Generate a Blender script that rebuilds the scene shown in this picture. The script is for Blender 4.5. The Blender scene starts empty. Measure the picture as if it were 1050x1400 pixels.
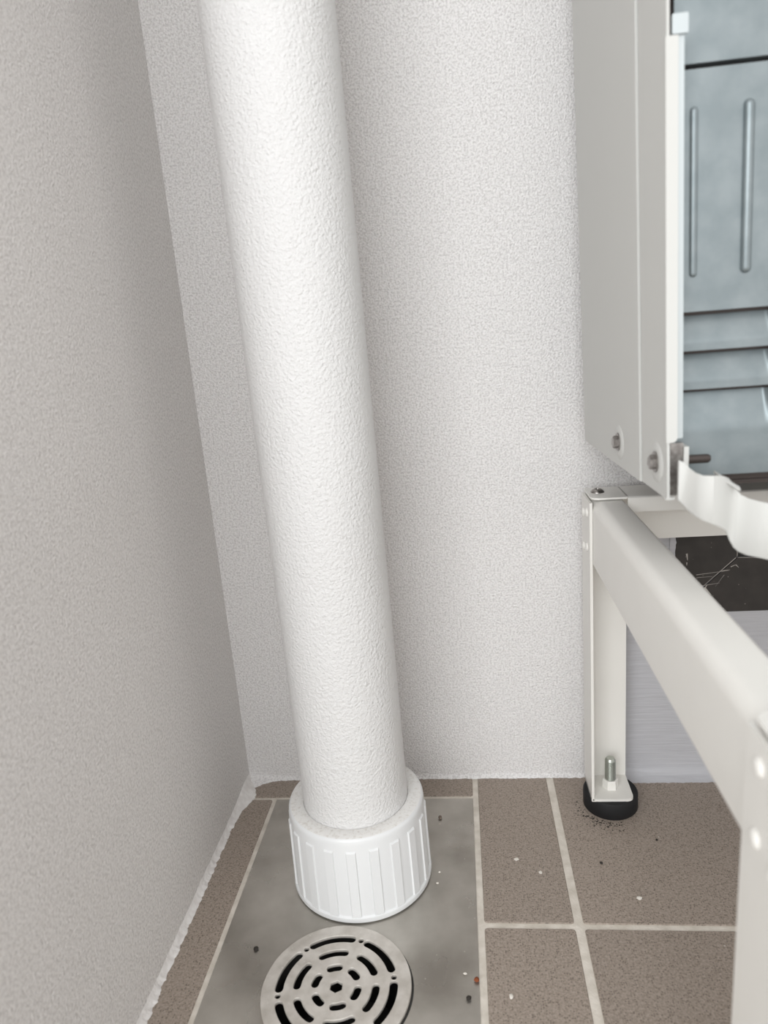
import bpy, bmesh, math, random
from mathutils import Vector, Matrix, noise
random.seed(7)
S = bpy.context.scene
COL = S.collection

# ------------------------------------------------------------------ camera
YAW, PIT, ROL = -0.1175436, 0.2531076, 0.0818885
CAM = Vector((0.240304, -0.642051, 0.449934)); FPX = 983.88
cy_, sy_, cp_, sp_, cr_, sr_ = math.cos(YAW), math.sin(YAW), math.cos(PIT), math.sin(PIT), math.cos(ROL), math.sin(ROL)
FW = Vector((sy_*cp_, cy_*cp_, -sp_)); R0 = Vector((cy_, -sy_, 0)); D0 = FW.cross(R0)
RT = cr_*R0 + sr_*D0; DN = -sr_*R0 + cr_*D0
cam = bpy.data.cameras.new('camera'); camo = bpy.data.objects.new('camera', cam); COL.objects.link(camo)
camo.matrix_world = Matrix(((RT.x, -DN.x, -FW.x, CAM.x), (RT.y, -DN.y, -FW.y, CAM.y), (RT.z, -DN.z, -FW.z, CAM.z), (0, 0, 0, 1)))
cam.sensor_fit = 'AUTO'; cam.sensor_width = 36; cam.lens = FPX/1400*36
cam.clip_start = .01; cam.clip_end = 50
cam.dof.use_dof = True; cam.dof.focus_distance = .62; cam.dof.aperture_fstop = 7.2
S.camera = camo

def at(u, v, axis, val):
    """point where the sight line of a photo pixel meets the plane axis = val"""
    d = RT*((u-525)/FPX) + DN*((v-700)/FPX) + FW
    t = (val-CAM[axis])/d[axis]
    return CAM + d*t

# ------------------------------------------------------------------ light
S.view_settings.view_transform = 'Standard'; S.view_settings.look = 'None'
S.view_settings.gamma = 1; S.view_settings.use_curve_mapping = False
S.view_settings.exposure = 0.06
w = bpy.data.worlds.new('world'); S.world = w; w.use_nodes = True
w.node_tree.nodes['Background'].inputs[0].default_value = (1.0, .985, .97, 1)
w.node_tree.nodes['Background'].inputs[1].default_value = 1.14
def area(name, loc, target, sx, sy, power, col):
    l = bpy.data.lights.new(name, 'AREA'); l.shape = 'RECTANGLE'; l.size = sx; l.size_y = sy; l.energy = power; l.color = col
    o = bpy.data.objects.new(name, l); COL.objects.link(o); o.location = loc
    o.rotation_euler = (Vector(target)-Vector(loc)).to_track_quat('-Z', 'Y').to_euler()
    return o
area('window_daylight', (-.22, -2.05, 1.0), (.15, -.1, .3), 1.35, 1.1, 25, (.95, .98, 1))

# ------------------------------------------------------------------ materials
def mat(name, col, rough=.5, metal=0, spec=.5, var=None, vscale=40, vdetail=4, bumps=(), stretch=None, build=None, contrast=(.35, .65)):
    """principled material; var = second colour mixed in by noise; bumps = (scale, detail, distance, strength, kind)"""
    m = bpy.data.materials.new(name); m.use_nodes = True
    nt = m.node_tree; N = nt.nodes; L = nt.links; p = N['Principled BSDF']
    p.inputs['Base Color'].default_value = (*col, 1); p.inputs['Roughness'].default_value = rough
    p.inputs['Metallic'].default_value = metal; p.inputs['Specular IOR Level'].default_value = spec
    g = N.new('ShaderNodeNewGeometry'); pos = g.outputs['Position']
    if stretch:
        mp = N.new('ShaderNodeMapping'); mp.inputs['Scale'].default_value = stretch; L.new(pos, mp.inputs['Vector']); pos = mp.outputs[0]
    colsock = None
    if var:
        n = N.new('ShaderNodeTexNoise'); n.inputs['Scale'].default_value = vscale; n.inputs['Detail'].default_value = vdetail
        L.new(pos, n.inputs['Vector'])
        r = N.new('ShaderNodeMapRange'); r.inputs[1].default_value = contrast[0]; r.inputs[2].default_value = contrast[1]
        L.new(n.outputs['Fac'], r.inputs[0])
        mx = N.new('ShaderNodeMix'); mx.data_type = 'RGBA'; mx.inputs['A'].default_value = (*col, 1); mx.inputs['B'].default_value = (*var, 1)
        L.new(r.outputs[0], mx.inputs['Factor']); L.new(mx.outputs['Result'], p.inputs['Base Color']); colsock = mx.outputs['Result']
    prev = None
    for (sc, det, dist, st, kind) in bumps:
        if kind == 'voronoi':
            t = N.new('ShaderNodeTexVoronoi'); t.inputs['Scale'].default_value = sc; out = t.outputs['Distance']; t.feature = 'SMOOTH_F1'
            t.inputs['Smoothness'].default_value = .6
        else:
            t = N.new('ShaderNodeTexNoise'); t.inputs['Scale'].default_value = sc; t.inputs['Detail'].default_value = det; out = t.outputs['Fac']
        L.new(pos, t.inputs['Vector'])
        b = N.new('ShaderNodeBump'); b.inputs['Distance'].default_value = dist; b.inputs['Strength'].default_value = st
        L.new(out, b.inputs['Height'])
        if prev: L.new(prev, b.inputs['Normal'])
        prev = b.outputs['Normal']
    if prev: L.new(prev, p.inputs['Normal'])
    if build: build(nt, p, g.outputs['Position'], colsock, prev)
    return m

def speckle(nt, src, pos, scale, thr, col, soft=.02, randthr=None):
    """scattered small specks of another colour over src; returns a colour socket"""
    N = nt.nodes; L = nt.links
    v = N.new('ShaderNodeTexVoronoi'); v.inputs['Scale'].default_value = scale; L.new(pos, v.inputs['Vector'])
    r = N.new('ShaderNodeMapRange'); r.inputs[1].default_value = thr+soft; r.inputs[2].default_value = thr; L.new(v.outputs['Distance'], r.inputs[0])
    fac = r.outputs[0]
    if randthr is not None:
        sp = N.new('ShaderNodeSeparateColor'); L.new(v.outputs['Color'], sp.inputs[0])
        lt = N.new('ShaderNodeMath'); lt.operation = 'LESS_THAN'; lt.inputs[1].default_value = randthr; L.new(sp.outputs[0], lt.inputs[0])
        mu = N.new('ShaderNodeMath'); mu.operation = 'MULTIPLY'; L.new(fac, mu.inputs[0]); L.new(lt.outputs[0], mu.inputs[1]); fac = mu.outputs[0]
    mx = N.new('ShaderNodeMix'); mx.data_type = 'RGBA'; L.new(fac, mx.inputs['Factor'])
    if src: L.new(src, mx.inputs['A'])
    mx.inputs['B'].default_value = (*col, 1)
    return mx.outputs['Result']

M = {}
M['wall_left'] = mat('textured_wall_paint', (.82, .795, .778), .42, var=(.64, .615, .598), vscale=520, vdetail=3, contrast=(.44, .62),
                     bumps=((36, 3, .002, .25, 'noise'), (620, 3, .0018, .9, 'noise')))

def back_build(nt, p, pos, colsock, prev):
    # right of the stand leg the wall is brush-painted smooth and a little greyer
    N = nt.nodes; L = nt.links
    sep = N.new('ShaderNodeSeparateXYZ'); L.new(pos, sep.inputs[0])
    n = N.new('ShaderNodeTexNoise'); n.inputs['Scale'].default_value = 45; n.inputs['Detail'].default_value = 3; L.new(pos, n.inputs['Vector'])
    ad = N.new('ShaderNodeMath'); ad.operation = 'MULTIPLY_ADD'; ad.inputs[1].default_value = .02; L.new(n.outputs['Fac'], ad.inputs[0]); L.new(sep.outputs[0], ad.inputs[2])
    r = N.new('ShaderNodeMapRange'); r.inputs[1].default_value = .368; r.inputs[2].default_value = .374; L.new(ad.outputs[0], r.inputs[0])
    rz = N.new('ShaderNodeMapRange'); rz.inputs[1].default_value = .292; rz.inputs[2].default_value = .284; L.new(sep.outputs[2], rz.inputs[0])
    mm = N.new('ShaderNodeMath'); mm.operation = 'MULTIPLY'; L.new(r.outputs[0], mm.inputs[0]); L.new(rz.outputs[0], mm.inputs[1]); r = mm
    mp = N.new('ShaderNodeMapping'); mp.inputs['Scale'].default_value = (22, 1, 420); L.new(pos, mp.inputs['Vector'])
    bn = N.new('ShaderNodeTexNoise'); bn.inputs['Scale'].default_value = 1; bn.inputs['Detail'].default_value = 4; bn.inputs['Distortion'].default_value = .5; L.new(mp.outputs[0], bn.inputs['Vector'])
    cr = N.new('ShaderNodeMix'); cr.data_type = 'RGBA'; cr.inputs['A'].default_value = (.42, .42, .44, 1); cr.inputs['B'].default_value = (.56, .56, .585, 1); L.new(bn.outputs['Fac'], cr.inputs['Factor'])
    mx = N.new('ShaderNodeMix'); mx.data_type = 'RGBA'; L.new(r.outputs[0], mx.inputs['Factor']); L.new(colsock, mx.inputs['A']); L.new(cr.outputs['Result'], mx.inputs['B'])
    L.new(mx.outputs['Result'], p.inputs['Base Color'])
    b = N.new('ShaderNodeBump'); b.inputs['Distance'].default_value = .0012; b.inputs['Strength'].default_value = .5; L.new(bn.outputs['Fac'], b.inputs['Height'])
    vm = N.new('ShaderNodeMix'); vm.data_type = 'VECTOR'; L.new(r.outputs[0], vm.inputs['Factor']); L.new(prev, vm.inputs['A']); L.new(b.outputs['Normal'], vm.inputs['B'])
    L.new(vm.outputs['Result'], p.inputs['Normal'])
M['wall_back'] = mat('textured_back_wall_paint', (.85, .832, .825), .36, var=(.67, .65, .642), vscale=560, vdetail=3, contrast=(.44, .62),
                     bumps=((30, 3, .002, .25, 'noise'), (680, 3, .0018, .95, 'noise')), build=back_build)
M['bead'] = mat('plaster_bead', (.82, .80, .78), .7, var=(.72, .69, .67), vscale=160, bumps=((260, 4, .0012, .8, 'noise'),))
M['pipe'] = mat('pipe_stucco', (.71, .705, .70), .5, bumps=((460, 1, .0017, .62, 'noise'), (900, 2, .0011, .55, 'noise')))
M['plastic'] = mat('white_plastic', (.75, .76, .765), .32, bumps=((300, 2, .0002, .25, 'noise'),))
M['dustrim'] = mat('dusty_plastic', (.80, .79, .77), .7, var=(.64, .61, .57), vscale=420, vdetail=5, contrast=(.5, .75), bumps=((600, 3, .0005, .5, 'noise'),))
def tile_build(nt, p, pos, colsock, prev):
    N = nt.nodes; L = nt.links
    oi = N.new('ShaderNodeObjectInfo')
    hs = N.new('ShaderNodeHueSaturation'); L.new(colsock, hs.inputs['Color'])
    mr = N.new('ShaderNodeMapRange'); mr.inputs[3].default_value = .95; mr.inputs[4].default_value = 1.05; L.new(oi.outputs['Random'], mr.inputs[0]); L.new(mr.outputs[0], hs.inputs['Value'])
    c = speckle(nt, hs.outputs['Color'], pos, 620, .10, (.13, .105, .085), .40, .5)
    c = speckle(nt, c, pos, 120, .04, (.62, .58, .53), .05, .06)
    L.new(c, p.inputs['Base Color'])
M['tile'] = mat('brown_tile', (.37, .312, .265), .62, var=(.25, .205, .168), vscale=620, vdetail=5, bumps=((600, 3, .0004, .35, 'noise'),), build=tile_build)
M['grout'] = mat('cream_grout', (.72, .67, .60), .85, var=(.58, .53, .46), vscale=90, vdetail=6, bumps=((500, 4, .0006, .6, 'noise'),))
def plate_build(nt, p, pos, colsock, prev):
    N = nt.nodes; L = nt.links
    c = speckle(nt, colsock, pos, 140, .05, (.55, .52, .48), .05, .35)
    c = speckle(nt, c, pos, 45, .03, (.62, .58, .53), .03, .12)
    L.new(c, p.inputs['Base Color'])
    n = N.new('ShaderNodeTexNoise'); n.inputs['Scale'].default_value = 14; n.inputs['Detail'].default_value = 5; L.new(pos, n.inputs['Vector'])
    r = N.new('ShaderNodeMapRange'); r.inputs[1].default_value = .35; r.inputs[2].default_value = .65; r.inputs[3].default_value = .22; r.inputs[4].default_value = .42
    L.new(n.outputs['Fac'], r.inputs[0]); L.new(r.outputs[0], p.inputs['Roughness'])
M['plate'] = mat('stainless_plate', (.63, .60, .55), .38, metal=.8, var=(.34, .315, .28), vscale=11, vdetail=8, bumps=((900, 2, .0001, .3, 'noise'),), build=plate_build)
def grate_build(nt, p, pos, colsock, prev):
    c = speckle(nt, colsock, pos, 260, .10, (.62, .59, .55), .12, .3); nt.links.new(c, p.inputs['Base Color'])
M['grate'] = mat('cast_steel_grate', (.64, .605, .56), .5, metal=.35, var=(.50, .465, .42), vscale=90, vdetail=6, bumps=((420, 4, .0004, .5, 'noise'),), build=grate_build)
M['pit'] = mat('drain_pit', (.012, .011, .010), .6, var=(.04, .038, .035), vscale=60)
M['cream'] = mat('cream_enamel', (.79, .775, .735), .38, var=(.775, .76, .72), vscale=30, bumps=((500, 2, .00015, .3, 'noise'),))
M['casing'] = mat('casing_enamel', (.58, .58, .558), .5, spec=.3, bumps=((700, 2, .00012, .3, 'noise'),))
M['galv'] = mat('galvanised_steel', (.215, .25, .262), .42, metal=.6, var=(.26, .295, .307), vscale=70, vdetail=5, bumps=((260, 3, .0002, .3, 'noise'),))
M['galv_bright'] = mat('bright_zinc', (.50, .54, .55), .4, metal=.5)
M['steel'] = mat('bolt_steel', (.42, .40, .38), .32, metal=.95, var=(.25, .23, .22), vscale=300)
M['darksteel'] = mat('dark_steel', (.09, .075, .07), .5, metal=.7)
M['zinc'] = mat('stud_zinc', (.45, .47, .43), .35, metal=.9)
M['rubber'] = mat('black_rubber', (.012, .012, .013), .65, spec=.3, bumps=((500, 3, .0002, .4, 'noise'),))
def dark_build(nt, p, pos, colsock, prev):
    c = speckle(nt, colsock, pos, 320, .08, (.34, .30, .27), .06, .16); nt.links.new(c, p.inputs['Base Color'])
M['darkframe'] = mat('dark_brown_frame', (.040, .034, .030), .6, var=(.028, .024, .021), vscale=60, build=dark_build)
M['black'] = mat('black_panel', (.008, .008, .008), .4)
M['paintmark'] = mat('paint_marks', (.42, .39, .36), .8)
M['dirt'] = mat('dark_grit', (.03, .025, .02), .9)
M['rust'] = mat('rust_crumb', (.22, .06, .02), .9)
M['whitegrit'] = mat('white_grit', (.72, .68, .62), .9)
M['browngrit'] = mat('brown_grit', (.20, .16, .13), .9)

# ------------------------------------------------------------------ helpers
def obj(name, bm, m, parent=None, smooth=None):
    me = bpy.data.meshes.new(name)
    bmesh.ops.recalc_face_normals(bm, faces=bm.faces)
    bm.to_mesh(me); bm.free()
    me.materials.append(M[m])
    o = bpy.data.objects.new(name, me); COL.objects.link(o)
    if parent: o.parent = parent
    if smooth is not None:
        me.shade_smooth() if smooth >= 180 else me.set_sharp_from_angle(angle=math.radians(smooth)) or None
        for f in me.polygons: f.use_smooth = True
    return o
def tag(o, label, cat=None, group=None, kind=None):
    o['label'] = label
    if cat: o['category'] = cat
    if group: o['group'] = group
    if kind: o['kind'] = kind
    return o
def empty(name, loc):
    o = bpy.data.objects.new(name, None); COL.objects.link(o); o.location = loc; o.empty_display_size = .02
    bpy.context.view_layer.update()
    return o
def child(o, parent):
    o.parent = parent; o.matrix_parent_inverse = Matrix.Translation(-parent.location) if parent.type == 'EMPTY' else Matrix()
    return o
def box(bm, a, b):
    x0, y0, z0 = a; x1, y1, z1 = b
    v = [bm.verts.new(p) for p in ((x0,y0,z0),(x1,y0,z0),(x1,y1,z0),(x0,y1,z0),(x0,y0,z1),(x1,y0,z1),(x1,y1,z1),(x0,y1,z1))]
    for f in ((0,3,2,1),(4,5,6,7),(0,1,5,4),(1,2,6,5),(2,3,7,6),(3,0,4,7)): bm.faces.new([v[i] for i in f])
    return v
def prism(bm, poly, fn0, fn1):
    """extrude a 2-D polygon between two placements"""
    A = [bm.verts.new(fn0(*p)) for p in poly]; B = [bm.verts.new(fn1(*p)) for p in poly]
    n = len(poly)
    bm.faces.new(A); bm.faces.new(B[::-1])
    for i in range(n): bm.faces.new((A[i], A[(i+1) % n], B[(i+1) % n], B[i]))
def rrect(x0, y0, x1, y1, r, seg=5):
    """rounded rectangle; r = radii at (x0y0, x1y0, x1y1, x0y1)"""
    if not isinstance(r, (tuple, list)): r = (r,)*4
    out = []
    for (cx, cy, a0, rr) in ((x0+r[0], y0+r[0], 180, r[0]), (x1-r[1], y0+r[1], 270, r[1]), (x1-r[2], y1-r[2], 0, r[2]), (x0+r[3], y1-r[3], 90, r[3])):
        if rr < 1e-6: out.append((cx, cy)); continue
        for k in range(seg+1):
            a = math.radians(a0+90*k/seg); out.append((cx+rr*math.cos(a), cy+rr*math.sin(a)))
    return out
def lathe(bm, prof, seg, c=(0, 0, 0), close=False):
    """profile [(r,z)] about a vertical axis through c"""
    rings = []
    for r, z in prof:
        rings.append([bm.verts.new((c[0]+r*math.cos(2*math.pi*k/seg), c[1]+r*math.sin(2*math.pi*k/seg), c[2]+z)) for k in range(seg)])
    pr = list(zip(rings, rings[1:])) + ([(rings[-1], rings[0])] if close else [])
    for a, b in pr:
        for k in range(seg): bm.faces.new((a[k], a[(k+1) % seg], b[(k+1) % seg], b[k]))
    return rings
def cap(bm, ring): bm.faces.new(ring)
def solid_lathe(bm, prof, seg, c=(0, 0, 0)):
    r = lathe(bm, prof, seg, c); cap(bm, r[0]); cap(bm, r[-1])
def orient(bm, mat4): bmesh.ops.transform(bm, matrix=mat4, verts=bm.verts)
def x_axis(loc, flip=False):
    return Matrix.Translation(loc) @ Matrix.Rotation(math.radians(-90 if flip else 90), 4, 'Y')

# ------------------------------------------------------------------ room shell
H = 1.5
X0, X1, X2, Y1, Y2 = .0348, .2348, .3089, -.0316, -.1853
PF = -.46                                     # front end of the drain plate
XR, YF = 1.3, -1.1
bm = bmesh.new()
for (a, b) in (((-.02, YF, -.08), (X0+.010, 0.02, -.0009)), ((X1-.010, YF, -.08), (XR, .02, -.0009)),
               ((X0+.010, Y1-.010, -.08), (X1-.010, .02, -.0009)), ((X0+.010, YF, -.08), (X1-.010, PF+.010, -.0009)), ((X0+.010, PF+.010, -.10), (X1-.010, Y1-.010, -.078))):
    box(bm, a, b)
floor = obj('floor', bm, 'grout'); tag(floor, 'cream grouted floor of brown tiles', kind='structure')
def tile(x0, y0, x1, y1, dz=0):
    bm = bmesh.new(); r = .0022
    p = rrect(x0, y0, x1, y1, r, 2); q = rrect(x0+.0006, y0+.0006, x1-.0006, y1-.0006, r, 2)
    z = dz; n = len(p)
    A = [bm.verts.new((a, b, -.004)) for a, b in p]; B = [bm.verts.new((a, b, z-.0005)) for a, b in p]; C_ = [bm.verts.new((a, b, z)) for a, b in q]
    bm.faces.new(C_)
    for U, V in ((A, B), (B, C_)):
        for i in range(n): bm.faces.new((U[i], U[(i+1) % n], V[(i+1) % n], V[i]))
    return obj('tile', bm, 'tile', floor)
g = .0028
tile(-.015, Y1+.0018, X1-.0025, .015)                                   # strip behind the plate
ys = [.015, Y1, -.30, -.50, -.70, -.90, YF]
for a, b in zip(ys[1:], ys[2:]): tile(-.015, b+.0018, X0-.002, a-.0018)  # strip by the left wall
tile(X0+.002, -.66, X1-.002, PF-.0018); tile(X0+.002, -.86, X1-.002, -.664); tile(X0+.002, YF, X1-.002, -.864)
cols = [(X1+.0028, X2-.0034), (X2+.0034, X2+.2035), (X2+.2095, X2+.4095), (X2+.4155, X2+.6155), (X2+.6215, X2+.8215)]
rows = [(Y2+.0025, .015), (Y2-.2, Y2-.0025), (Y2-.405, Y2-.205), (Y2-.61, Y2-.41), (Y2-.815, Y2-.615)]
for (a, b) in cols:
    for (c, d) in rows: tile(a, c, b, d, random.uniform(-.0002, .0002))

bm = bmesh.new(); box(bm, (-.12, 0, -.08), (XR, .12, H)); wall_back = tag(obj('wall_back', bm, 'wall_back'), 'white speckled textured back wall', kind='structure')
bm = bmesh.new(); box(bm, (-.12, -.47, -.08), (0, 0, H)); wall_left = tag(obj('wall_left', bm, 'wall_left'), 'warm grey textured side wall', kind='structure')

# ragged plaster and paint edge along the foot of both walls
def bead(name, pts_fn, length, n, wfun, hfun, mn='bead'):
    bm = bmesh.new(); rows_ = []
    for i in range(n+1):
        s = length*i/n; wd = wfun(s); h = hfun(s)
        prof = [(-.002, h*1.15), (wd*.18, h*.55), (wd*.45, h*.2), (wd*.8, .0007), (wd, -.0004)]
        rows_.append([bm.verts.new(pts_fn(s, d, z)) for d, z in prof])
    for a, b in zip(rows_, rows_[1:]):
        for k in range(len(a)-1): bm.faces.new((a[k], a[k+1], b[k+1], b[k]))
    return tag(obj(name, bm, mn, smooth=180), 'ragged white plaster edge at the foot of the wall', kind='structure')
nz = lambda s, k, sc: noise.noise(Vector((s*sc, k, 0)))
bead('trim_1', lambda s, d, z: (d, -s, z), .47, 470,
     lambda s: max(.0020, .0046 + .002*nz(s, 1, 40) + .0016*nz(s, 2, 170) + .0010*nz(s, 3, 500) + .010*math.exp(-((s-.030)/.018)**2)), lambda s: .008+.002*nz(s, 5, 30)+.002*math.exp(-(s/.03)**2))
def wb(s):
    b = .0028 + .0010*nz(s, 7, 50) + .0010*nz(s, 8, 220) + .0007*nz(s, 9, 600)
    b += .016*math.exp(-(s/.018)**2)
    if s > .368: b += .010*min(1, (s-.368)/.012)
    return max(.0012, b)
bead('trim_2', lambda s, d, z: (s, -d, z), 1.2, 1000, wb, lambda s: .006+.002*nz(s, 11, 30)+(.004 if s > .37 else 0), 'wall_back')

# dark mitred frame low in the back wall
ic = at(1007, 762, 1, 0); fx0, fz0 = .4248, .172
wn = empty('window_1', (fx0, 0, fz0)); tag(wn, 'dark brown mitred frame set low in the back wall behind the stand', kind='structure')
fx1, fz1 = fx0+.36, fz0+.26; ix0, iz0 = ic.x, ic.z; ix1, iz1 = fx1-(ix0-fx0), fz1-(iz0-fz0); gp = .0004
d = .0016
for poly in (((fx0, fz0+gp*2), (ix0-gp, iz0+gp), (ix0-gp, iz1), (fx0, fz1)), ((fx0+gp*2, fz0), (fx1, fz0), (ix1, iz0), (ix0+gp, iz0)),
             ((fx1, fz0+gp*2), (fx1, fz1), (ix1+gp, iz1), (ix1+gp, iz0+gp)), ((fx0, fz1+gp), (ix0, iz1+gp), (ix1, iz1+gp), (fx1, fz1+gp))):
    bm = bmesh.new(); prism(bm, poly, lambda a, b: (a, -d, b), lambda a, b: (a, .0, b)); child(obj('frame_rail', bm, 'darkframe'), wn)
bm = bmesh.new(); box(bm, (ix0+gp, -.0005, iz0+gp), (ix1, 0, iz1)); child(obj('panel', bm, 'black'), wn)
bm = bmesh.new()
def stroke(u0, v0, u1, v1, wd):
    a, b = at(u0, v0, 1, -d-.0001), at(u1, v1, 1, -d-.0001); t = (b-a); nrm = Vector((-t.z, 0, t.x)).normalized()*wd/2
    vs = [bm.verts.new(p) for p in (a-nrm, b-nrm*.3, b+nrm*.3, a+nrm)]; bm.faces.new(vs)
stroke(1006, 762.5, 958, 804, .0007); stroke(1009, 762, 1050, 762.5, .0005); stroke(1008, 760, 1008, 745, .0006)
for s in ((939, 757, 940, 766, .0016), (939, 769, 939, 773, .0012), (952, 786, 996, 780, .0005), (952, 790, 975, 788, .0004), (958, 801, 984, 797, .0006),
          (984, 781, 998, 779, .001), (999, 775, 1006, 772, .001), (1006, 772, 1010, 776, .0009), (963, 803, 972, 813, .0016), (966, 800, 962, 810, .001), (990, 786, 978, 802, .0003)):
    stroke(*s)
child(obj('paint_scratches', bm, 'paintmark'), wn)['kind'] = 'stuff'
# torn paint edge along the frame's left side and foot
bm = bmesh.new()
pts = []
for i in range(60):
    z = fz0-.001+i*.0024; pts.append((fx0+.0005+.0022*max(-.3, nz(z, 20, 90)+.5*nz(z, 21, 300)), z))
for (a, b) in zip(pts, pts[1:]):
    bm.faces.new([bm.verts.new(p) for p in ((fx0-.004, -d-.0002, a[1]), (a[0], -d-.0002, a[1]), (b[0], -d-.0002, b[1]), (fx0-.004, -d-.0002, b[1]))])
bmesh.ops.remove_doubles(bm, verts=bm.verts, dist=1e-6)
r_ = bmesh.ops.extrude_face_region(bm, geom=bm.faces[:]); bmesh.ops.translate(bm, verts=[e for e in r_['geom'] if isinstance(e, bmesh.types.BMVert)], vec=(0, d+.0002, 0))
child(obj('torn_paint_edge', bm, 'wall_back'), wn)

# ------------------------------------------------------------------ drain plate and grate
DC = (.1317, -.2430); DR = .0535
plate = empty('drain_plate', (DC[0], DC[1], -.001)); tag(plate, 'scuffed stainless steel floor plate around the round drain', 'drain plate')
bm = bmesh.new(); seg = 96; hr = DR-.0002; HC = (DC[0]+.0016, DC[1]-.0008)
rect = (X0+.0022, PF, X1-.0026, Y1-.0018)
inner, outer, innerb = [], [], []
for k in range(seg):
    a = 2*math.pi*k/seg; c, s = math.cos(a), math.sin(a)
    inner.append(bm.verts.new((HC[0]+hr*c, HC[1]+hr*s, -.0003))); innerb.append(bm.verts.new((HC[0]+hr*c, HC[1]+hr*s, -.012)))
    t = min(((rect[2]-HC[0])/c if c > 1e-9 else (rect[0]-HC[0])/c if c < -1e-9 else 1e9), ((rect[3]-HC[1])/s if s > 1e-9 else (rect[1]-HC[1])/s if s < -1e-9 else 1e9))
    outer.append(bm.verts.new((HC[0]+t*c, HC[1]+t*s, -.0003)))
cor = [bm.verts.new((x, y, -.0003)) for x, y in ((rect[2], rect[3]), (rect[0], rect[3]), (rect[0], rect[1]), (rect[2], rect[1]))]
for k in range(seg):
    j = (k+1) % seg
    bm.faces.new((inner[k], inner[j], innerb[j], innerb[k]))
    a, b = outer[k].co, outer[j].co
    if abs(a.x-b.x) > 1e-7 and abs(a.y-b.y) > 1e-7:
        cv = min(cor, key=lambda v: (v.co-a).length+(v.co-b).length); bm.faces.new((inner[k], outer[k], cv, outer[j], inner[j]))
    else: bm.faces.new((inner[k], outer[k], outer[j], inner[j]))
child(obj('plate_sheet', bm, 'plate'), plate)
bm = bmesh.new(); r_ = lathe(bm, [(hr, -.012), (hr+.0, -.07), (hr*.5, -.075)], 64, (HC[0], HC[1], 0)); cap(bm, r_[-1])
child(obj('drain_body', bm, 'pit'), plate)
bm = bmesh.new(); lathe(bm, [(hr, -.0006), (hr-.006, -.0006), (hr-.006, -.010), (hr, -.010)], 64, (HC[0], HC[1], 0), True)
child(obj('seat_ring', bm, 'pit'), plate)  # shallow ledge; black colour stands in for deep shade in the gap round the grate

def arc_slot(r, ac, half, wd):
    """outline of a rounded arc slot, angles in degrees"""
    pts = []; a0, a1 = math.radians(ac-half), math.radians(ac+half); n = 10
    for k in range(n+1):
        a = a0+(a1-a0)*k/n; pts.append(((r+wd/2)*math.cos(a), (r+wd/2)*math.sin(a)))
    for k in range(1, 6):
        t = math.pi*k/6; c = (r*math.cos(a1), r*math.sin(a1)); pts.append((c[0]+wd/2*math.cos(a1+t), c[1]+wd/2*math.sin(a1+t)))
    for k in range(n+1):
        a = a1+(a0-a1)*k/n; pts.append(((r-wd/2)*math.cos(a), (r-wd/2)*math.sin(a)))
    for k in range(1, 6):
        t = math.pi*k/6; c = (r*math.cos(a0), r*math.sin(a0)); pts.append((c[0]+wd/2*math.cos(a0+math.pi+t), c[1]+wd/2*math.sin(a0+math.pi+t)))
    return pts
cu = bpy.data.curves.new('grate_outline', 'CURVE'); cu.dimensions = '2D'; cu.fill_mode = 'BOTH'
def spline(pts):
    s = cu.splines.new('POLY'); s.points.add(len(pts)-1)
    for q, p in zip(s.points, pts): q.co = (p[0], p[1], 0, 1)
    s.use_cyclic_u = True
circ = lambda r, n, cx=0, cy=0, ph=0: [(cx+r*math.cos(2*math.pi*k/n+ph), cy+r*math.sin(2*math.pi*k/n+ph)) for k in range(n)]
spline(circ(DR-.0006, 128))
OFF = 12
for k in range(6):
    a = OFF+60*k
    spline(arc_slot(.0408, a+31, 21, .0067)); spline(arc_slot(.0283, a+31, 17.5, .0063)); spline(arc_slot(.0156, a+31, 11.5, .0064))
    spline(circ(.0024, 14, .0412*math.cos(math.radians(a)), .0412*math.sin(math.radians(a))))
spline(circ(.0054, 6, 0, 0, math.radians(30)))
cu.extrude = .0009; cu.bevel_depth = .0004; cu.bevel_resolution = 1
tmp = bpy.data.objects.new('tmp', cu); COL.objects.link(tmp); bpy.context.view_layer.update()
me = bpy.data.meshes.new_from_object(tmp.evaluated_get(bpy.context.evaluated_depsgraph_get()))
bpy.data.objects.remove(tmp); me.name = 'drain_grate'; me.materials.clear(); me.materials.append(M['grate'])
for f in me.polygons: f.material_index = 0
gr = bpy.data.objects.new('drain_grate', me); COL.objects.link(gr); gr.location = (DC[0], DC[1], .0008)
tag(gr, 'round grey metal drain grate with rings of curved slots', 'drain grate')

# ------------------------------------------------------------------ pipe and collar
PC = Vector((.1372, -.128, 0)); PR = .0432
bm = bmesh.new()
prof = [(PR, .002)] + [(PR, .05*k) for k in range(1, 30)] + [(PR, 1.46)]
rings = []
for r, z in prof:
    cx = PC.x-.0085*z
    rings.append([bm.verts.new((cx+r*math.cos(2*math.pi*k/96), PC.y+r*math.sin(2*math.pi*k/96), z)) for k in range(96)])
for a, b in zip(rings, rings[1:]):
    for k in range(96): bm.faces.new((a[k], a[(k+1) % 96], b[(k+1) % 96], b[k]))
cap(bm, rings[0]); cap(bm, rings[-1])
tag(obj('drain_pipe', bm, 'pipe', smooth=40), 'thick white rough-coated vertical pipe standing in the corner', 'pipe')

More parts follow.
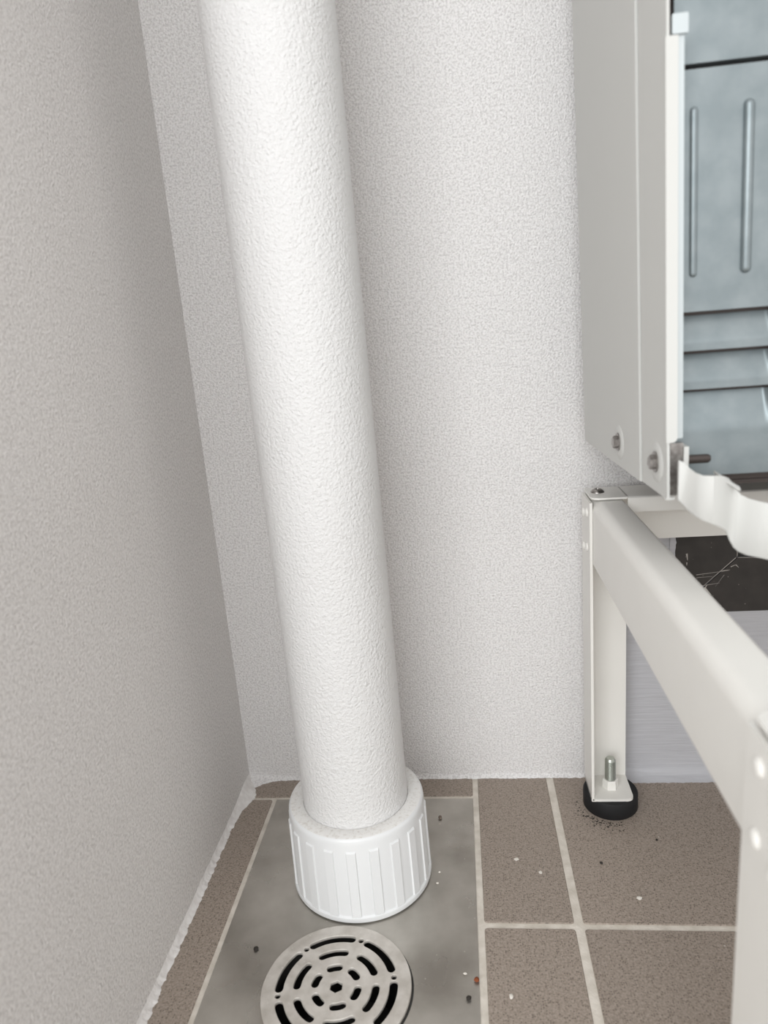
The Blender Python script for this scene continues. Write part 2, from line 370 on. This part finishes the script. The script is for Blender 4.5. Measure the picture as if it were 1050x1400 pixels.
CX = .1366; col_root = empty('pipe_collar', (CX, PC.y, 0)); tag(col_root, 'white ribbed plastic collar around the foot of the pipe', 'pipe collar')
bm = bmesh.new()
CP = [(.0450, .001), (.0584, .001), (.0588, .0020), (.0586, .0050), (.0578, .0058), (.0572, .0062), (.0562, .0700), (.0559, .0725), (.0552, .0740), (.0542, .0747)]
lathe(bm, CP + [(.0452, .0710), (.0452, .001)], 128, (CX, PC.y, 0))
child(obj('collar_shell', bm, 'plastic', smooth=35), col_root)
bm = bmesh.new(); lathe(bm, [(.0543, .0747), (.0530, .0750), (.0440, .0750), (.04345, .0747), (.0434, .071), (.0525, .071)], 128, (CX, PC.y, 0), True)
tag(child(obj('top_rim', bm, 'dustrim', smooth=35), col_root), 'dusty flat top rim')
NR = 20
for k in range(NR):
    a = 2*math.pi*(k+.15)/NR - math.pi/2
    bm = bmesh.new(); hw = .0043
    def P(t, r, z):
        return (CX + r*math.cos(a)-t*math.sin(a), PC.y + r*math.sin(a)+t*math.cos(a), z)
    z0, z1 = .0060, .0655
    rb = lambda z: .0573-(z-.006)*.0165
    q = [P(-hw, rb(z0)-.001, z0), P(hw, rb(z0)-.001, z0), P(hw, rb(z1)-.001, z1), P(-hw, rb(z1)-.001, z1),
         P(-hw*.8, rb(z0)+.0011, z0), P(hw*.8, rb(z0)+.0011, z0), P(hw*.8, rb(z1)+.0011, z1-.002), P(-hw*.8, rb(z1)+.0011, z1-.002)]
    v = [bm.verts.new(p) for p in q]
    for f in ((0,1,2,3),(4,7,6,5),(0,4,5,1),(1,5,6,2),(2,6,7,3),(3,7,4,0)): bm.faces.new([v[i] for i in f])
    child(obj('rib', bm, 'plastic'), col_root)

# ------------------------------------------------------------------ stand
SX0, SX1 = .3400, .9200                    # outer faces of the left and right legs
SY0, SY1 = -.0235, -.4300                  # outer faces of the rear and front legs
LT = .0022; ZT = .3010
stand = empty('equipment_stand', (SX0, SY0, 0)); tag(stand, 'cream painted steel stand on black rubber feet under the metal unit', 'stand')
def leg(x, y, sx, sy):
    """angle-iron leg with its corner at x, y; sx, sy point towards the inside of the stand"""
    lx, ly = .0375, .0385
    bm = bmesh.new()
    poly = [(0, 0), (lx, 0), (lx, LT), (LT, LT), (LT, ly), (0, ly)]
    f = lambda z: (lambda a, b: (x+sx*a, y+sy*b, z))
    prism(bm, poly, f(.0175), f(ZT-.004))
    L_ = child(obj('leg', bm, 'cream'), stand)
    bm = bmesh.new(); pl = rrect(0, 0, lx, ly, (0, 0, .006, .001)); prism(bm, pl, f(.0165), f(.0190)); child(obj('foot_plate', bm, 'cream'), stand).parent = L_
    c = (x+sx*.0200, y+sy*.0195, 0)
    parts = []
    bm = bmesh.new(); solid_lathe(bm, [(.0235, .0), (.0245, .0012), (.0245, .0150), (.0235, .0163)], 48, c); parts.append(obj('rubber_foot', bm, 'rubber', smooth=40))
    bm = bmesh.new(); solid_lathe(bm, [(.0074, .0190), (.0070, .0265), (.0062, .0275)], 6, c); parts.append(obj('nut', bm, 'cream'))
    bm = bmesh.new(); prof = []
    z = .019
    while z < .0465: prof += [(.0040, z), (.0049, z+.0008)]; z += .0016
    prof += [(.0043, z), (.0036, z+.0012)]
    solid_lathe(bm, prof, 24, c); parts.append(obj('threaded_stud', bm, 'zinc', smooth=20))
    for i in range(2):
        for j in range(2):
            bm = bmesh.new(); solid_lathe(bm, [(.0040, 0), (.0037, .0009), (.0026, .0016), (.0012, .0019)], 16)
            orient(bm, x_axis((x+sx*.0001, y+sy*(.010+.016*j), .252+.030*i+.004*j), flip=sx > 0)); parts.append(obj('rivet', bm, 'cream', smooth=60))
    for o in parts: o.parent = L_
    return L_
LEGS = [leg(SX0, SY0, 1, -1), leg(SX0, SY1, 1, 1), leg(SX1, SY0, -1, -1), leg(SX1, SY1, -1, 1)]
# foot_plate and the other leg parts share the leg's own transform
for L_ in LEGS:
    for c in L_.children: c.matrix_parent_inverse = Matrix(); 
def rail_y(x0, x1, outer_left):
    bm = bmesh.new(); r = (.003, .003, .004, .0085) if outer_left else (.003, .003, .0085, .004)
    poly = rrect(x0, .2425, x1, .2985, r, 8)
    prism(bm, poly, lambda a, b: (a, SY0-LT-.0003, b), lambda a, b: (a, SY1+LT+.0003, b))
    child(obj('side_rail', bm, 'cream', smooth=30), stand)
rail_y(SX0+LT+.0002, SX0+LT+.0262, True); rail_y(SX1-LT-.0262, SX1-LT-.0002, False)
def rail_x(ya, s):
    """folded channel across the back (s=-1) or the front (s=1): web, top flange and drop lip"""
    t = .0016; w_ = .0385
    # section in (d, z): d measured inwards from the web
    def sec(d0, z0, d1, z1, xa, xb, name='cross_rail'):
        bm = bmesh.new(); y0, y1 = ya+s*d0, ya+s*d1
        box(bm, (xa, min(y0, y1), z0), (xb, max(y0, y1), z1)); return child(obj(name, bm, 'cream'), stand)
    xa, xb = SX0+.030, SX1-.030
    cr = bmesh.new()
    poly = [(0, .2530), (t, .2530), (t, ZT-t)] + [(w_-t-.0, ZT-t)] + [(w_-t, .2880), (w_, .2880)] + [(w_-.0025+.0025*math.cos(math.radians(a)), ZT-.0025+.0025*math.sin(math.radians(a))) for a in (0, 30, 60, 90)] + [(0, ZT)]
    prism(cr, poly, lambda a, b: (xa, ya+s*a, b), lambda a, b: (xb, ya+s*a, b))
    o = child(obj('cross_rail', cr, 'cream', smooth=30), stand)
    for (x0, x1, q) in ((SX0+.0015, SX0+.0305, 1), (SX1-.0305, SX1-.0015, -1)):
        bm = bmesh.new()
        rr = (.004, .004, .0015, .0015) if s < 0 else (.0015, .0015, .004, .004)
        yy = sorted((ya+s*.0005, ya+s*w_)); rr = (.007 if s < 0 and q > 0 else .0015, .002, .0015, .007 if s > 0 and q > 0 else .0015)
        prism(bm, rrect(x0, yy[0], x1, yy[1], rr, 5), lambda a, b: (a, b, ZT-t), lambda a, b: (a, b, ZT)); tb = obj('end_tab', bm, 'cream'); tb.parent = o; tb.matrix_parent_inverse = Matrix()
        bm = bmesh.new(); c = (x0+.0085 if q > 0 else x1-.0085, ya+s*.017, ZT)
        solid_lathe(bm, [(.0056, 0), (.0054, .0008), (.0044, .0020), (.0028, .0028), (.0022, .0029), (.0016, .0016)], 24, c)
        sc = obj('screw', bm, 'steel', smooth=50); sc.parent = o; sc.matrix_parent_inverse = Matrix()
    return o
rail_x(SY0-.0005, -1); rail_x(SY1+.0005, 1)
def fix_children(o):
    for c in o.children:
        if c.parent.type != 'EMPTY': c.matrix_parent_inverse = Matrix()
        fix_children(c)
fix_children(stand)

# ------------------------------------------------------------------ metal unit (outdoor unit casing)
ZB = .3450
unit = empty('outdoor_unit', (.345, -.14, ZB)); tag(unit, 'pale grey metal casing with galvanised louvred panel on the cream stand', 'outdoor unit')
SH = -.020                                   # the casing leans a touch out of square
FA = Vector((.3419, -.0394)); NA = Vector((.3503, -.2444)); DL = (NA-FA).length; ED = (NA-FA)/DL; EN = Vector((ED.y, -ED.x))  # EN points outwards (-x)
if EN.x > 0: EN = -EN
def W(x, y, z): return Vector((x+SH*(z-ZB), y, z))
def SD(s, n, z):
    p = FA+ED*s+EN*n; return W(p.x, p.y, z)   # on the side face: s along the depth, n outwards
UT = 1.05
sS = DL*.772                                   # seam between the two side sheets
bm = bmesh.new(); prism(bm, [(0, ZB), (sS-.0012, ZB), (sS-.0012, UT), (0, UT)], lambda a, b: SD(a, .0012, b), lambda a, b: SD(a, -.0004, b)); child(obj('side_panel', bm, 'casing'), unit)
bm = bmesh.new(); prism(bm, [(sS, ZB), (DL, ZB), (DL, UT), (sS, UT)], lambda a, b: SD(a, .0, b), lambda a, b: SD(a, -.0014, b)); child(obj('corner_strip', bm, 'casing'), unit)
# front flange of the corner strip, round at its lower end
FZ0, FZ1 = .3765, .571
bm = bmesh.new(); yf = NA.y
poly = rrect(.3497, FZ0, .3556, FZ1, (0, .003, .0005, 0), 5)
prism(bm, poly, lambda a, b: W(a, yf-.0008, b), lambda a, b: W(a, yf+.0006, b)); child(obj('front_flange', bm, 'casing'), unit)
bm = bmesh.new(); box(bm, (.3495, yf-.0006, ZB-.0002), (.3540, yf+.004, ZB+.0010)); child(obj('bottom_hook', bm, 'casing'), unit)
# zinc strip behind the flange
bm = bmesh.new(); prism(bm, rrect(.3530, FZ0+.002, .3588, .5800, .0006, 2), lambda a, b: W(a, yf+.0010, b), lambda a, b: W(a, yf+.0025, b)); child(obj('zinc_strip', bm, 'galv_bright'), unit)
bm = bmesh.new(); prism(bm, rrect(.3528, FZ1+.0005, .3602, .5800, .0006, 2), lambda a, b: W(a, yf-.0006, b), lambda a, b: W(a, yf+.0009, b)); child(obj('zinc_tab', bm, 'galv_bright'), unit)
# galvanised sheet with pressed louvres
GY = -.2250; XE = .4110
LZ = [.4437, .4230, .4020]
def sheet(name, z0, z1, recess, nz_, nx=60, x0=.3592, x1=.93, mname='galv'):
    bm = bmesh.new(); g_ = []
    xs = [x0+(XE-.004-x0)*i/4 for i in range(4)] + [XE-.004+.008*i/14 for i in range(15)] + [x1]
    for j in range(nz_+1):
        t = j/nz_; z = z0+(z1-z0)*t; row = []
        for x in xs:
            k = min(1, max(0, (x-(XE-.003))/.005)); k = k*k*(3-2*k)
            dpt = recess*(max(0, (t-.25)/.75)**1.2 if name == 'louver' else max(0, (t-.55)/.45)**1.2)
            row.append(bm.verts.new(W(x, GY+dpt*(1-k), z)))
        g_.append(row)
    for a, b in zip(g_, g_[1:]):
        for k in range(len(a)-1): bm.faces.new((a[k], a[k+1], b[k+1], b[k]))
    # folded upper and lower edges give the sheet its thickness
    for row in (g_[:1] if name in ('louver', 'lower_panel') else (g_[0], g_[-1])):
        back = [bm.verts.new((v.co.x, GY+.0075, v.co.z)) for v in row]
        for k in range(len(row)-1): bm.faces.new((row[k], row[k+1], back[k+1], back[k]))
    return child(obj(name, bm, mname, smooth=40), unit)
sheet('louvred_panel', LZ[0], .5610, 0, 6)
for a, b in ((LZ[1], LZ[0]), (LZ[2], LZ[1])): sheet('louver', a, b-.0020, .0060, 16)
sheet('lower_panel', ZB+.008, LZ[2]-.0020, .0060, 30)
sheet('upper_panel', .5635, UT-.002, 0, 6)
def bead_rib(x, z0, z1, wd, pr):
    bm = bmesh.new(); n = 8; rows_ = []
    zs = [z0+wd/2*(1-math.cos(math.pi/2*k/6)) for k in range(7)] + [z1-wd/2*(1-math.cos(math.pi/2*k/6)) for k in range(6, -1, -1)]
    for z in zs:
        e = min(1, max(0, (min(z-z0, z1-z)/(wd/2)))); ww = wd/2*math.sqrt(max(0, 1-(1-e)**2))+1e-5
        rows_.append([bm.verts.new(W(x+ww*math.cos(math.pi*k/n), GY+.0001-pr*math.sin(math.pi*k/n)*(ww/(wd/2)), z)) for k in range(n+1)])
    for a, b in zip(rows_, rows_[1:]):
        for k in range(n): bm.faces.new((a[k], a[k+1], b[k+1], b[k]))
    child(obj('pressed_rib', bm, 'galv', smooth=180), unit)
bead_rib(.3690, .4615, .5440, .0042, .0016)
for k in range(9): bead_rib(.3955+.0262*k, .4615, .5450, .0056, .0030)
# rest of the casing
bm = bmesh.new(); box(bm, (.352, GY+.008, ZB+.003), (.930, -.045, UT-.004)); child(obj('inner_body', bm, 'darksteel'), unit)
bm = bmesh.new(); box(bm, (.930, yf, ZB), (.9316, FA.y, UT)); o = child(obj('side_panel', bm, 'casing'), unit)
bm = bmesh.new(); box(bm, (.330, yf, UT), (.935, FA.y, UT+.002)); child(obj('top_panel', bm, 'casing'), unit)
bm = bmesh.new(); box(bm, (.350, FA.y-.002, ZB), (.930, FA.y, UT)); 
for v in bm.verts: v.co.x += SH*(v.co.z-ZB) if v.co.x < .5 else 0
child(obj('rear_panel', bm, 'casing'), unit)
bm = bmesh.new(); box(bm, (.356, GY+.0085, ZB), (.928, FA.y-.003, ZB+.0025)); child(obj('base_pan', bm, 'darksteel'), unit)
# hex bolts in round dimples on the side
def bolt(s, n, z):
    p = SD(s, n, z); rot = Matrix.Translation(p) @ Matrix.Rotation(math.atan2(EN.y, EN.x), 4, 'Z') @ Matrix.Rotation(math.radians(90), 4, 'Y')
    bm = bmesh.new(); lathe(bm, [(.0118, -.0003), (.0112, .0001), (.0085, .0008), (.0066, .0009), (.0050, .0001)], 40); orient(bm, rot); d_ = child(obj('dimple', bm, 'casing', smooth=60), unit)
    bm = bmesh.new(); solid_lathe(bm, [(.0060, .0006), (.0060, .0013), (.0046, .0013)], 24); solid_lathe(bm, [(.0043, .0013), (.0043, .0034), (.0036, .0042)], 6); orient(bm, rot); child(obj('bolt_head', bm, 'steel'), unit)
bolt(DL*.535, .0014, .3618); bolt(DL*.912, .0002, .3628)
p = SD(DL*.905, -.001, .3628)
bm = bmesh.new(); solid_lathe(bm, [(.0026, 0), (.0026, .0270), (.0018, .0285)], 20); orient(bm, x_axis(p)); child(obj('bolt_shank', bm, 'darksteel', smooth=40), unit)
bm = bmesh.new(); box(bm, (.3530, -.2385, ZB+.001), (.3600, -.2345, ZB+.030)); child(obj('inner_tab', bm, 'steel'), unit)
bm = bmesh.new(); box(bm, (.3600, -.2400, ZB+.0005), (.3625, -.2280, ZB+.028)); child(obj('inner_tab', bm, 'casing'), unit)
# wavy mounting foot that hangs in front of the casing
K = [(928, 630, 684, -.2580), (934, 632, 690, -.2585), (942, 640, 699, -.2605), (951, 647, 706, -.2650), (962, 651, 712, -.2695), (975, 651, 717, -.2710),
     (987, 651, 722, -.2680), (995, 654, 727, -.2640), (1000, 660, 740, -.2620), (1006, 668, 750, -.2615), (1012, 677, 755, -.2625), (1022, 682, 759, -.2655),
     (1036, 686, 762, -.2700), (1055, 690, 766, -.2735), (1080, 693, 770, -.2745), (1120, 697, 776, -.2740), (1200, 706, 790, -.2740)]
bm = bmesh.new(); rows_ = []
for (u, vt, vb, y) in K:
    a, b = at(u, vt, 1, y), at(u, vb, 1, y); x = (a.x+b.x)/2; r = .0008
    rows_.append([bm.verts.new(q) for q in ((x, y, b.z+r), (x, y, a.z-r), (x, y+.0006, a.z), (x, y+.0016, a.z), (x, y+.0022, a.z-r), (x, y+.0022, b.z+r), (x, y+.0016, b.z), (x, y+.0006, b.z))])
for a, b in zip(rows_, rows_[1:]):
    for k in range(8): bm.faces.new((a[k], a[(k+1) % 8], b[(k+1) % 8], b[k]))
bm.faces.new(rows_[0]); bm.faces.new(rows_[-1])
foot = child(obj('mounting_foot', bm, 'casing', smooth=40), unit)
# curled tab on top of the foot
bm = bmesh.new(); a = at(985, 651, 1, -.2675); b = at(1013, 669, 1, -.2625)
n = 10; rows_ = []
for i in range(n+1):
    t = i/n; q = a.lerp(b, t); wd = .010*math.sqrt(max(.03, 1-t**3))
    rows_.append([bm.verts.new(q+Vector((0, dd, zz))) for dd, zz in ((0, -.0012), (.0004, .0002), (wd, .0010), (wd, -.0006), (.002, -.0016))])
for x_, y_ in zip(rows_, rows_[1:]):
    for k in range(5): bm.faces.new((x_[k], x_[(k+1) % 5], y_[(k+1) % 5], y_[k]))
bm.faces.new(rows_[0]); bm.faces.new(rows_[-1])
tb = obj('curled_tab', bm, 'casing', smooth=60); tb.parent = foot; tb.matrix_parent_inverse = Matrix()
# feet that carry the unit on the cross rails
for x in (.52, .78):
    for (ya, yb) in ((-.030, -.200), (-.215, -.425)):
        bm = bmesh.new(); box(bm, (x, yb, ZT+.0002), (x+.03, ya, ZB-.0002)); child(obj('support_foot', bm, 'cream'), unit)

# ------------------------------------------------------------------ crumbs and grit
def crumb(u, v, size, m, label, cat='crumb', group=None, flat=.6, z=0):
    p = at(u, v, 2, z)
    bm = bmesh.new(); bmesh.ops.create_icosphere(bm, subdivisions=2, radius=size)
    sd = random.random()*50
    for vv in bm.verts:
        k = 1+.35*noise.noise(vv.co*(1.6/size)+Vector((sd, 0, 0))); vv.co *= k; vv.co.z *= flat
    mz = min(vv.co.z for vv in bm.verts)
    ax = random.uniform(.7, 1.3)
    for vv in bm.verts: vv.co.x *= ax; vv.co += Vector((p.x, p.y, z-mz))
    o = obj('crumb', bm, m, smooth=40); tag(o, label, cat, group)
crumb(350, 1298, .0022, 'dirt', 'dark oblong crumb on the steel plate beside the grate', flat=.4)
crumb(602, 1119, .0022, 'browngrit', 'brown crumb on the steel plate behind the collar')
crumb(652, 1341, .0019, 'rust', 'rusty orange crumb on the grout beside the steel plate')
crumb(641, 1366, .0018, 'dirt', 'small dark crumb on the steel plate near the rusty crumb')
crumb(699, 1363, .0020, 'whitegrit', 'white chip on the brown tile beside the plate', flat=.3)
crumb(874, 1229, .0018, 'whitegrit', 'white crumb on the wide tile in front of the rubber foot')
crumb(822, 1181, .0014, 'dirt', 'tiny black crumb on the wide tile left of the white crumb')
crumb(898, 1149, .0011, 'dirt', 'tiny black crumb on the wide tile nearest the rubber foot')
for (u, v, lb) in ((706, 1175, 'flat pale fleck in the middle of the narrow brown tile'), (739, 1193, 'flat pale fleck on the narrow brown tile, close to the wide tile')):
    crumb(u, v, .0018, 'whitegrit', lb, group='pale flecks on the narrow tile', flat=.15)
for (u, v, lb) in ((601, 1193, 'tiny pale speck beside the collar, the one nearer the back wall'), (598, 1208, 'tiny pale speck beside the collar, the one nearer the grate'), (636, 1332, 'tiny pale speck on the steel plate beside the rusty crumb')):
    crumb(u, v, .0010, 'whitegrit', lb, group='pale specks on the steel plate')
bm = bmesh.new()                              # black rubber dust rubbed off the foot
for i in range(150):
    a = random.gauss(math.radians(238), .45); r = .026+abs(random.gauss(0, .007)); s = random.uniform(.0002, .0009)*(1 if random.random() < .85 else 1.6)
    c = Vector((SX0+.020+r*math.cos(a), SY0-.0195+r*math.sin(a), 0)); ns = 5
    vs = [bm.verts.new(c+Vector((s*random.uniform(.5, 1.3)*math.cos(2*math.pi*k/ns), s*random.uniform(.5, 1.3)*math.sin(2*math.pi*k/ns), 0))) for k in range(ns)]
    tp = bm.verts.new(c+Vector((0, 0, s*.5)))
    for k in range(ns): bm.faces.new((vs[k], vs[(k+1) % ns], tp))
tag(obj('rubber_dust', bm, 'dirt'), 'black rubber dust scattered around the foot of the stand', 'dirt', kind='stuff')
